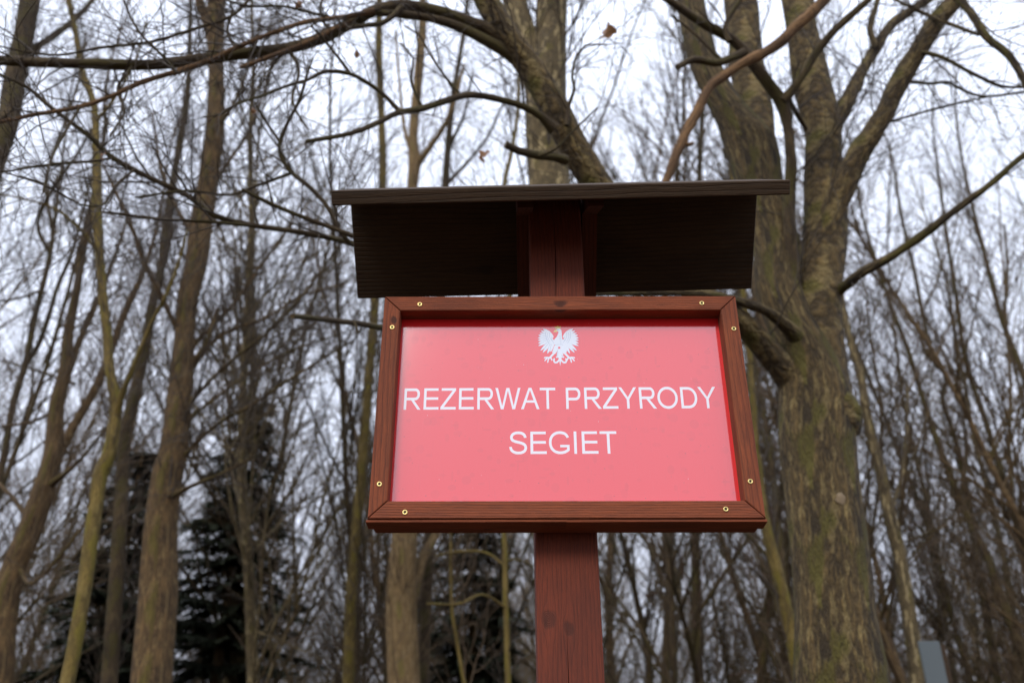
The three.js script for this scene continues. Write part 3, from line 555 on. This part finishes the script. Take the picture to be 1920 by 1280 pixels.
  // a few leaves that stayed on
  for (const [x, y, s, d] of [[1140, 60, 38, 3.1], [908, 292, 26, 3.0], [668, 100, 16, 2.9], [474, 207, 14, 2.7], [192, 292, 16, 2.7], [560, 8, 18, 2.9]]) {
    const p = at(x, y, d), sz = sizeAt(p, s) / 2, c = [];
    for (let k = 0; k < 22; k++) { const a = k / 22 * Math.PI * 2, r = 0.45 + 0.55 * Math.pow(Math.abs(Math.cos(a * 2.5)), 0.8); c.push(new THREE.Vector2(Math.sin(a) * r, Math.cos(a) * r)); }
    const g = new THREE.ShapeGeometry(new THREE.Shape(c), 1), q = g.attributes.position;
    for (let k = 0; k < q.count; k++) { const X = q.getX(k), Y = q.getY(k); q.setXYZ(k, X * sz, Y * sz, sz * (0.5 * X * X - 0.35 * Y * Y + 0.3 * Math.sin(X * 5 + Y * 3))); }
    g.computeVertexNormals();
    const stalk = new MB(); stalk.tube([V(0, 0.4 * sz, 0), V(0.2 * sz, 1.3 * sz, 0.1 * sz), V(0.1 * sz, 2.4 * sz, 0)], [0.0008, 0.0007, 0.0007], 3);
    const m = part('leaf', g, M.leaf, t.o); m.position.copy(t.local(p)); m.rotation.set(0.6 * Math.sin(x), 0.9 * Math.cos(y), Math.sin(x * y));
    part('stalk', stalk.geo(), M.twigRed, m);
  }
  t.done();
}

// ------------------------------------------------------------------ other trees that can be told apart
const S1 = { shoots: 1 };
{
  const t = new Tree('lichen_tree', 'grey lichen-spotted trunk standing straight behind the sign post', 5.5, M.grey, 102);
  t.stem([[1075, 1290, 112], [1062, 1000, 102], [1045, 600, 90], [1031, 350, 80], [1024, 200, 76], [1030, 100, 62], [1035, 0, 60], [1035, -120, 52]], { up: 3.5, from: 5.5, every: 0.25, len: 1.1, tr: 0.009, lump: 0.05 });
  t.limb([[1020, 230, 56], [1003, 150, 50], [985, 80, 48], [965, 0, 46], [948, -100, 40], [930, -300, 20]], { D1: 5.6, every: 0.25, len: 1 });
  t.done();
}
{
  const t = new Tree('rough_barked_tree', 'tall rough brown trunk with twigs sweeping off to its right', 7, M.rough, 103);
  t.stem([[282, 1290, 76], [297, 1100, 68], [299, 1000, 62], [315, 880, 55], [323, 854, 53], [341, 694, 43], [346, 627, 38], [352, 560, 38], [367, 494, 40], [376, 427, 42], [391, 333, 38], [403, 233, 34], [405, 133, 29], [403, 67, 33], [405, 0, 35], [408, -80, 30]], { up: 3, from: 4, every: 0.2, len: 1.3, tr: 0.008, lump: 0.05, lift: 0.4 });
  t.limb([[402, 95, 24], [390, 50, 20], [376, 10, 18], [362, -40, 15], [340, -150, 9]], { len: 0.8 });
  const B = (l, d1 = 7) => t.limb(l, { D0: 7, D1: d1, len: 0.75, every: 0.12, ang: 0.55, lift: 0.1 });
  B([[340, 635, 12], [318, 590, 10], [300, 550, 10], [273, 500, 10], [247, 427, 8], [213, 353, 7], [193, 310, 5]], 6.5);
  B([[352, 660, 12], [385, 622, 8], [430, 580, 7], [480, 510, 6], [533, 437, 5], [570, 370, 3]], 7.4);
  B([[350, 705, 12], [380, 662, 8], [417, 627, 7], [500, 594, 5], [567, 554, 4], [650, 532, 3]], 7.2);
  B([[345, 770, 10], [385, 722, 7], [433, 677, 6], [520, 607, 5], [600, 510, 4], [640, 450, 3]], 6.6);
  B([[335, 800, 9], [385, 760, 7], [450, 712, 6], [540, 660, 5], [640, 625, 3]], 7.6);
  B([[330, 870, 9], [400, 800, 7], [470, 760, 6], [560, 700, 5], [660, 640, 3]], 6.5);
  B([[350, 690, 14], [376, 660, 10], [392, 630, 9], [409, 578, 9]]);
  B([[385, 370, 10], [430, 300, 7], [470, 240, 6], [500, 150, 4], [520, 60, 3]], 7.4);
  B([[372, 450, 10], [330, 390, 7], [300, 310, 6], [285, 210, 4]], 7.4);
  B([[400, 250, 9], [440, 190, 7], [470, 110, 5], [490, 20, 4]], 6.6);
  B([[310, 940, 9], [350, 915, 8], [410, 890, 6], [470, 860, 4]], 6.4);
  t.done();
}
{
  const t = new Tree('mossy_sapling', 'slim yellow-green mossy stem bending left, in front of darker trunks', 5.6, M.mossy, 104);
  t.stem([[123, 1290, 27], [143, 1187, 27], [160, 1087, 27], [168, 1020, 26], [180, 940, 28], [188, 887, 28], [203, 854, 27], [216, 760, 22], [205, 694, 18], [200, 627, 17], [193, 560, 17], [187, 494, 17], [182, 427, 18], [181, 333, 18], [179, 270, 14], [176, 200, 12], [166, 167, 13], [153, 133, 12], [142, 67, 10], [128, 0, 11], [112, -70, 8]], { up: 1.5, from: 3.6, every: 0.16, len: 0.8, lump: 0.06, lift: 0.3 });
  t.limb([[214, 790, 18], [226, 745, 12], [242, 705, 9], [267, 643, 8], [293, 587, 8], [312, 552, 7], [334, 492, 6], [350, 430, 4]], { D1: 5.2, len: 0.5 });
  t.limb([[187, 480, 8], [150, 430, 6], [100, 390, 5], [40, 372, 4], [-20, 360, 3]], { D1: 5.2, len: 0.5 });
  t.limb([[176, 230, 8], [210, 190, 6], [250, 120, 5], [275, 40, 4]], { D1: 5.3, len: 0.6 });
  t.done();
}
const poleTrees = [
  ['leaning_tree', 'grey-brown leaning trunk forking halfway up, near the frame of leafless stems', 7, 'rough', 105, [
    [[-12, 1300, 62], [15, 1100, 48], [58, 987, 44], [80, 921, 40], [98, 854, 34], [106, 760, 28], [122, 694, 24], [127, 627, 19], [143, 543, 15], [157, 460, 12], [166, 427, 11], [180, 340, 9], [195, 250, 7]],
    [[122, 705, 20], [140, 660, 13], [167, 593, 11], [182, 560, 9], [215, 480, 7], [240, 400, 5]], [[85, 915, 14], [130, 880, 8], [160, 850, 6], [200, 800, 4]], [[62, 985, 12], [20, 930, 8], [-20, 890, 6]], [[30, 1050, 10], [57, 1094, 6], [110, 1045, 6], [165, 970, 5], [200, 900, 4]], [[104, 770, 8], [60, 790, 6], [0, 800, 5]]]],
  ['leaning_tree', 'thin dark stem forking low, outermost beside the leaning grey-brown trunk', 8, 'limb', 106, [
    [[-25, 990, 15], [7, 854, 13], [23, 760, 12], [47, 680, 12], [63, 600, 11], [77, 544, 10], [93, 477, 9], [100, 427, 8], [112, 330, 6], [125, 230, 4]],
    [[47, 682, 10], [67, 654, 9], [87, 604, 9], [107, 537, 8], [133, 477, 7], [147, 427, 6], [170, 330, 4]], [[93, 477, 8], [70, 420, 7], [100, 350, 7], [143, 290, 6], [172, 240, 5]], [[98, 440, 7], [87, 333, 7], [123, 223, 6], [147, 150, 5], [160, 60, 4]], [[77, 544, 6], [30, 560, 5], [-20, 566, 4]], [[140, 720, 6], [67, 694, 5], [0, 675, 4]]]],
  ['dark_stem_tree', 'dark grey stem just behind the yellow-green mossy sapling', 9, 'limb', 107, [
    [[203, 1290, 31], [223, 1000, 27], [233, 827, 22], [253, 727, 19], [273, 644, 18], [283, 577, 17], [300, 510, 16], [310, 427, 15], [325, 333, 13], [348, 200, 12], [353, 143, 10], [356, 40, 8], [358, -50, 6]],
    [[300, 515, 9], [318, 450, 8], [322, 380, 6], [330, 290, 5]]]],
  ['leaning_tree', 'brownish stem slanting right behind the mossy sapling', 8.4, 'rough', 108, [
    [[20, 1080, 19], [62, 960, 18], [110, 854, 18], [140, 794, 17], [173, 737, 16], [200, 677, 14], [230, 594, 13], [263, 520, 10], [290, 440, 7], [305, 370, 5]]]],
  ['dark_trunk_tree', 'thick dark trunk top crossing the long dark horizontal limb', 6, 'limb', 109, [
    [[-70, 440, 46], [-12, 300, 42], [15, 220, 40], [26, 150, 38], [41, 80, 36], [55, 0, 36], [72, -90, 30], [90, -200, 20]], [[30, 140, 16], [60, 95, 14], [110, 60, 12], [150, 25, 10], [190, -20, 7]]]],
  ['olive_stem_tree', 'straight olive stem rising past the left end of the sign roof', 10, 'mossy', 110, [
    [[652, 1290, 23], [659, 1092, 21], [671, 960, 20], [692, 700, 17], [717, 350, 15], [714, 200, 13], [710, 100, 13], [711, 0, 12], [712, -80, 9]]]],
  ['forked_tree', 'brown trunk below the board that forks into a light slanting limb', 9, 'tan', 111, [
    [[757, 1290, 62], [752, 1130, 57], [759, 1005, 50], [770, 700, 36], [773, 350, 20], [777, 300, 25], [774, 267, 18], [785, 133, 17], [792, 50, 15], [792, 0, 12], [795, -80, 8]],
    [[756, 1165, 34], [768, 1125, 26], [785, 1067, 22], [800, 1030, 19], [818, 1000, 17], [850, 920, 13], [880, 820, 8]], [[780, 312, 13], [810, 270, 10], [830, 240, 9], [847, 205, 8], [870, 120, 5]], [[777, 300, 10], [760, 250, 7], [750, 170, 5], [742, 60, 4]]]],
  ['slender_tree', 'slender grey stem with a low fork, rising above the sign roof', 9.5, 'limb', 112, [
    [[800, 1100, 22], [835, 350, 14], [838, 300, 13], [847, 200, 11], [863, 100, 8], [872, 40, 8], [880, -30, 6]], [[838, 345, 8], [880, 300, 6], [915, 255, 5], [945, 190, 4]], [[845, 270, 7], [870, 215, 5], [885, 140, 4]]]],
  ['slender_tree', 'thin pale stem left of the sign post, below the board', 8, 'mossy', 113, [
    [[953, 1290, 12], [949, 1150, 11], [946, 1005, 11], [950, 700, 10], [956, 500, 9], [945, 353, 8], [958, 290, 8], [970, 217, 7], [973, 143, 6], [976, 60, 5]], [[947, 1060, 6], [910, 1036, 5], [860, 1034, 5], [816, 1042, 4]], [[950, 1140, 6], [905, 1115, 5], [860, 1132, 5], [800, 1132, 4]], [[948, 1050, 5], [975, 1050, 4], [1000, 1063, 4]]]],
  ['slender_tree', 'very thin stem between the forked brown trunk and the pale stem', 8.8, 'mossy', 114, [
    [[872, 1290, 8], [858, 1210, 7], [848, 1145, 7], [845, 1005, 6], [842, 800, 5]]]],
  ['pale_stem_tree', 'pale smooth stem slanting up beside the big maple, behind the frame corner', 7, 'mossy', 115, [
    [[1505, 1290, 30], [1478, 1160, 25], [1459, 1075, 23], [1437, 990, 20], [1425, 900, 15], [1414, 780, 13], [1405, 660, 12], [1396, 560, 11], [1384, 420, 9], [1372, 330, 6]]]],
  ['grey_stem_tree', 'smooth grey stem rising just right of the big maple', 8, 'grey', 116, [
    [[1722, 1290, 31], [1712, 1199, 28], [1701, 1128, 27], [1687, 1039, 26], [1669, 969, 24], [1655, 898, 22], [1630, 800, 18], [1613, 700, 16], [1593, 633, 13], [1577, 553, 12], [1560, 440, 9], [1548, 330, 6]], [[1668, 965, 10], [1690, 900, 8], [1700, 820, 7], [1702, 720, 5]]]],
  ['slim_forest_tree', 'slim bare tree leaning out under the long straight limb', 10, 'limb', 117, [
    [[1930, 1250, 20], [1896, 1163, 18], [1875, 1110, 17], [1850, 1039, 16], [1822, 986, 15], [1807, 951, 14], [1786, 898, 13], [1758, 827, 12], [1727, 733, 10], [1707, 667, 9], [1673, 577, 8], [1640, 483, 7], [1617, 400, 5], [1600, 300, 4]], [[1800, 940, 8], [1812, 860, 7], [1806, 760, 5], [1790, 640, 4]]]],
  ['slim_forest_tree', 'slim bare tree with a kink in its stem, crossed by the long straight limb', 11, 'limb', 118, [
    [[1850, 1150, 14], [1820, 960, 12], [1790, 817, 10], [1767, 745, 9], [1775, 705, 9], [1753, 677, 9], [1733, 600, 8], [1717, 517, 7], [1690, 400, 6], [1672, 290, 4]], [[1755, 680, 6], [1735, 660, 5], [1722, 600, 4], [1712, 540, 3]]]],
  ['slim_forest_tree', 'slim bare tree, straight and unforked, beyond the tip of the long limb', 10.5, 'limb', 119, [
    [[1920, 1010, 13], [1860, 827, 11], [1847, 783, 10], [1813, 683, 9], [1793, 550, 8], [1780, 467, 7], [1762, 340, 5], [1750, 240, 3]]]],
  ['slim_forest_tree', 'slim bare tree with dense top twigs at the wood edge beyond the kinked one', 9.6, 'limb', 120, [
    [[1985, 880, 15], [1919, 700, 12], [1880, 600, 10], [1853, 500, 8], [1827, 400, 7], [1805, 300, 5], [1792, 200, 4]], [[1880, 605, 7], [1890, 520, 6], [1884, 420, 4]]]],
];
for (const [name, label, D, mat, seed, lines] of poleTrees) {
  const t = new Tree(name, label, D, M[mat], seed);
  lines.forEach((l, k) => (k ? t.limb(l, { D1: D + (k % 2 ? 0.5 : -0.5), len: 0.65, every: 0.3, lift: 0.35, tr: 0.004, rmin: 0.0015 }) : t.stem(l, { up: 2, from: 3, every: D > 8 ? 0.26 : 0.32, len: 1.0, lift: 0.55, tr: 0.006, rmin: 0.0016, ang: 0.6, lump: 0.05 })));
  t.done(seed % 3 ? M.twig : M.twigBrown);
}

// ------------------------------------------------------------------ the wood behind: a few kinds, each tree a copy
function woodTree(seed, h, r, o) {                  // trunk + crown, base at the origin
  const R = rng(seed), g = new THREE.Group(), tm = new MB(), cm = new MB();
  const P = [V(0, -0.1, 0)], Q = [r * 1.35], d = V((R() - 0.5) * o.lean, 1, (R() - 0.5) * o.lean).normalize(), n = 14, cur = V(0, -0.1, 0);
  for (let k = 1; k <= n; k++) { d.addScaledVector(perp(d, R), 0.05 + 0.05 * R()).addScaledVector(UPV, 0.03).normalize(); cur.addScaledVector(d, h / n); P.push(cur.clone()); Q.push(r * (1 - 0.88 * (k / n) ** 1.1)); }
  tm.tube(P, Q, 9, { lump: 0.05, lumpF: 1, noise: lumpN });
  const c = { wob: o.wob ?? 0.16, trop: o.trop ?? 0.05, rmin: o.rmin ?? 0.0019, dens: o.dens, lmin: 0.15, ang: o.ang ?? 0.62, ratio: o.ratio ?? 0.52, seg: 0.3, thick: tm };
  for (let k = 0; k < o.count; k++) {
    const t = o.low + (0.99 - o.low) * Math.pow((k + R()) / o.count, 0.8), x = t * n, i = Math.min(n - 1, Math.floor(x)), p = P[i].clone().lerp(P[i + 1], x - i);
    const a = (o.open ?? 0.75) * (0.7 + 0.6 * R()), az = R() * 6.283, dir = V(Math.cos(az) * Math.sin(a), Math.cos(a), Math.sin(az) * Math.sin(a));
    grow(cm, p, dir, o.len * (1.15 - 0.75 * t) * (0.6 + 0.7 * R()), Math.min(Q[i] * 0.5, o.br * (1.2 - 0.7 * t)), o.lv, c, R);
  }
  part('trunk', tm.geo(), o.mat, g);
  const crown = part('crown', cm.geo(), o.twig, g); crown.userData.kind = 'stuff';
  return g;
}
function plant(kind, proto, x, z, turn, scale, label, category, group) {
  const o = proto.clone(); o.name = numbered(kind); o.position.set(x, rise(x, z), z); o.rotation.y = turn; o.scale.setScalar(scale);
  o.userData = { label, category, group }; scene.add(o); return o;
}
{
  const POLE = { lean: 0.12, dens: [0, 4.6, 3, 1.2], count: 50, low: 0.16, len: 2.6, br: 0.02, lv: 2, open: 0.6, mat: M.limb, twig: M.twigBrown };
  const poles = [
    woodTree(201, 13, 0.05, POLE), woodTree(202, 15, 0.058, { ...POLE, count: 52, mat: M.rough }), woodTree(203, 12, 0.042, { ...POLE, open: 0.5, twig: M.twig }),
    woodTree(204, 16, 0.068, { ...POLE, len: 3.2, mat: M.rough }), woodTree(205, 14, 0.05, { ...POLE, lean: 0.3, twig: M.twigRed }), woodTree(206, 17, 0.08, { ...POLE, len: 3.4, count: 56, mat: M.grey }),
  ];
  const SHRUB = { lean: 0.4, dens: [0, 5, 3.2, 2], count: 40, low: 0.08, len: 2.2, br: 0.014, lv: 2, open: 0.8, mat: M.limb, twig: M.twigBrown, wob: 0.24 };
  const shrubs = [woodTree(211, 6, 0.035, SHRUB), woodTree(212, 7, 0.04, { ...SHRUB, twig: M.twigRed }), woodTree(213, 5, 0.03, { ...SHRUB, twig: M.twig })];
  const R = rng(31);
  const spots = [];
  const place = (count, d0, d1, azMax, keep, f, azMin = -azMax) => {
    let tries = 0;
    while (count > 0 && tries++ < 6000) {
      const az = azMin + R() * (azMax - azMin), d = Math.sqrt(d0 * d0 + R() * (d1 * d1 - d0 * d0)), x = Math.sin(az) * d, z = -Math.cos(az) * d;
      if (spots.some(([a, b]) => Math.hypot(a - x, b - z) < keep) || (d < 11 && Math.abs(az) < 0.12)) continue;
      spots.push([x, z]); f(x, z, d); count--;
    }
  };
  for (const [x, D, k] of [[1135, 13, 0], [1180, 16, 2], [1225, 12, 4], [1260, 17, 1], [1105, 19, 3], [905, 15, 2], [610, 14, 0], [560, 17, 4]]) { const p = at(x, 300, D); spots.push([p.x, p.z]); plant('wood_tree', poles[k], p.x, p.z, x, 1.5, 'slender bare tree among many in the wood behind the sign', 'tree', 'slender bare trees in the wood'); }
  place(44, 10.5, 22, 0.72, 0.8, (x, z) => plant('wood_tree', poles[Math.floor(R() * 6)], x, z, R() * 6.28, 0.8 + 0.35 * R(), 'slender bare tree among many in the wood behind the sign', 'tree', 'slender bare trees in the wood'));
  place(12, 9, 16, 0.68, 0.7, (x, z) => plant('wood_tree', poles[Math.floor(R() * 6)], x, z, R() * 6.28, 0.75 + 0.3 * R(), 'slender bare tree among many in the wood behind the sign', 'tree', 'slender bare trees in the wood'), 0.3);
  place(190, 22, 60, 0.72, 0.9, (x, z) => plant('distant_tree', poles[Math.floor(R() * 6)], x, z, R() * 6.28, 0.85 + 0.4 * R(), 'distant bare tree deep in the wood', 'tree', 'distant bare trees deep in the wood'));
  place(165, 13, 36, 0.72, 0.9, (x, z) => plant('undergrowth_tree', shrubs[Math.floor(R() * 3)], x, z, R() * 6.28, 0.8 + 0.6 * R(), 'low bushy bare sapling in the undergrowth', 'sapling', 'bushy saplings in the undergrowth'));

  // spruces
  const spruce = (seed, h) => {
    const Q = rng(seed), g = new THREE.Group(), tm = new MB(), cm = new MB();
    tm.tube([V(0, -0.1, 0), V(0.02, h * 0.5, 0.03), V(0, h, 0)], [h * 0.013, h * 0.009, 0.008], 8);
    for (let y = 1.2; y < h - 0.1; y += 0.24 + 0.1 * Q()) {
      const reach = (h - y) * 0.28 + 0.2;
      for (let k = 0, m = 6; k < m; k++) {
        const az = (k + Q()) / m * 6.283, l = reach * (0.7 + 0.5 * Q()), A = V(Math.cos(az), 0, Math.sin(az)), B = [];
        for (let s = 0; s <= 5; s++) { const t = s / 5; B.push(V(A.x * l * t, y + l * (0.06 * t - 0.32 * t * t + 0.12 * t ** 3), A.z * l * t)); }
        tm.tube(B, B.map((_, s) => 0.011 * (1 - s / 6)), 3);
        const side = V(-A.z, 0, A.x), steps = Math.ceil(l / 0.05);
        for (let s = 1; s <= steps; s++) for (const w of [-1, 1]) {
          const t = s / steps, x = t * 5, i = Math.min(4, Math.floor(x)), p = B[i].clone().lerp(B[i + 1], x - i), tl = (0.12 + 0.34 * (1 - t)) * (0.7 + 0.6 * Q());
          const e = p.clone().addScaledVector(side, w * tl * 0.8).addScaledVector(A, tl * 0.6); e.y -= tl * (0.25 + 0.5 * Q());
          const dd = e.clone().sub(p), wd = V(0, 0.022, 0), out = dd.clone().cross(V(0, 1, 0)).normalize().multiplyScalar(0.02);
          const mid = p.clone().lerp(e, 0.5);
          cm.tri(p.clone().add(out), e, p.clone().sub(out), V(0, 1, 0)); cm.tri(p.clone().add(wd), e, p.clone().sub(wd), out.clone().normalize());
          for (let f = 0; f < 5; f++) { const q = p.clone().lerp(e, 0.2 + 0.7 * Q()), a = q.clone().addScaledVector(perp(dd.clone().normalize(), Q), 0.035).addScaledVector(dd, 0.16); cm.tri(q, a, q.clone().addScaledVector(dd, 0.12 / Math.max(0.2, tl)* 0.3), V(0, 1, 0)); }
        }
      }
    }
    part('trunk', tm.geo(), M.rough, g); const c = part('needles', cm.geo(), M.needle, g); c.userData.kind = 'stuff'; return g;
  };
  const sp = [spruce(301, 8.5), spruce(302, 7)];
  const firs = [
    [430, 1090, 14, 0, 1.0, 'dark green spruce behind the rough brown trunk'], [215, 1100, 12, 1, 1.0, 'dark green spruce behind the yellow-green mossy sapling'], [890, 1130, 13.5, 1, 1.0, 'dark green spruce below the board, left of the post'],
    
  ];
  for (const [x, y, D, k, s, label] of firs) { const p = at(x, y, D); plant('spruce_tree', sp[k], p.x, p.z, x, s, label, 'tree', undefined); }
}

// ------------------------------------------------------------------ small board on a stake beyond the maple
{
  const D = 7.2, a = at(1741, 1202, D), w = sizeAt(a, 40), o = thing('small_board', 'small grey board on a brown stake among the stems', 'board', [a.x, 0, -D]);
  const grey = new THREE.MeshStandardMaterial({ color: new THREE.Color(0.12, 0.14, 0.14), roughness: 0.55 });
  const b = new RoundedBoxGeometry(w, 0.46, 0.02, 2, 0.006); b.translate(0, a.y - 0.23, 0); part('plate', b, grey, o);
  const s = boxUV(new RoundedBoxGeometry(0.07, a.y + 0.1, 0.07, 2, 0.006), 'y'); s.translate(w / 2 + 0.01, (a.y + 0.1) / 2 - 0.12, -0.05); part('stake', s, M.roof, o);
}

scene.traverse((o) => { if (o.isMesh) { o.castShadow = true; o.receiveShadow = true; } });
renderer.render(scene, camera);
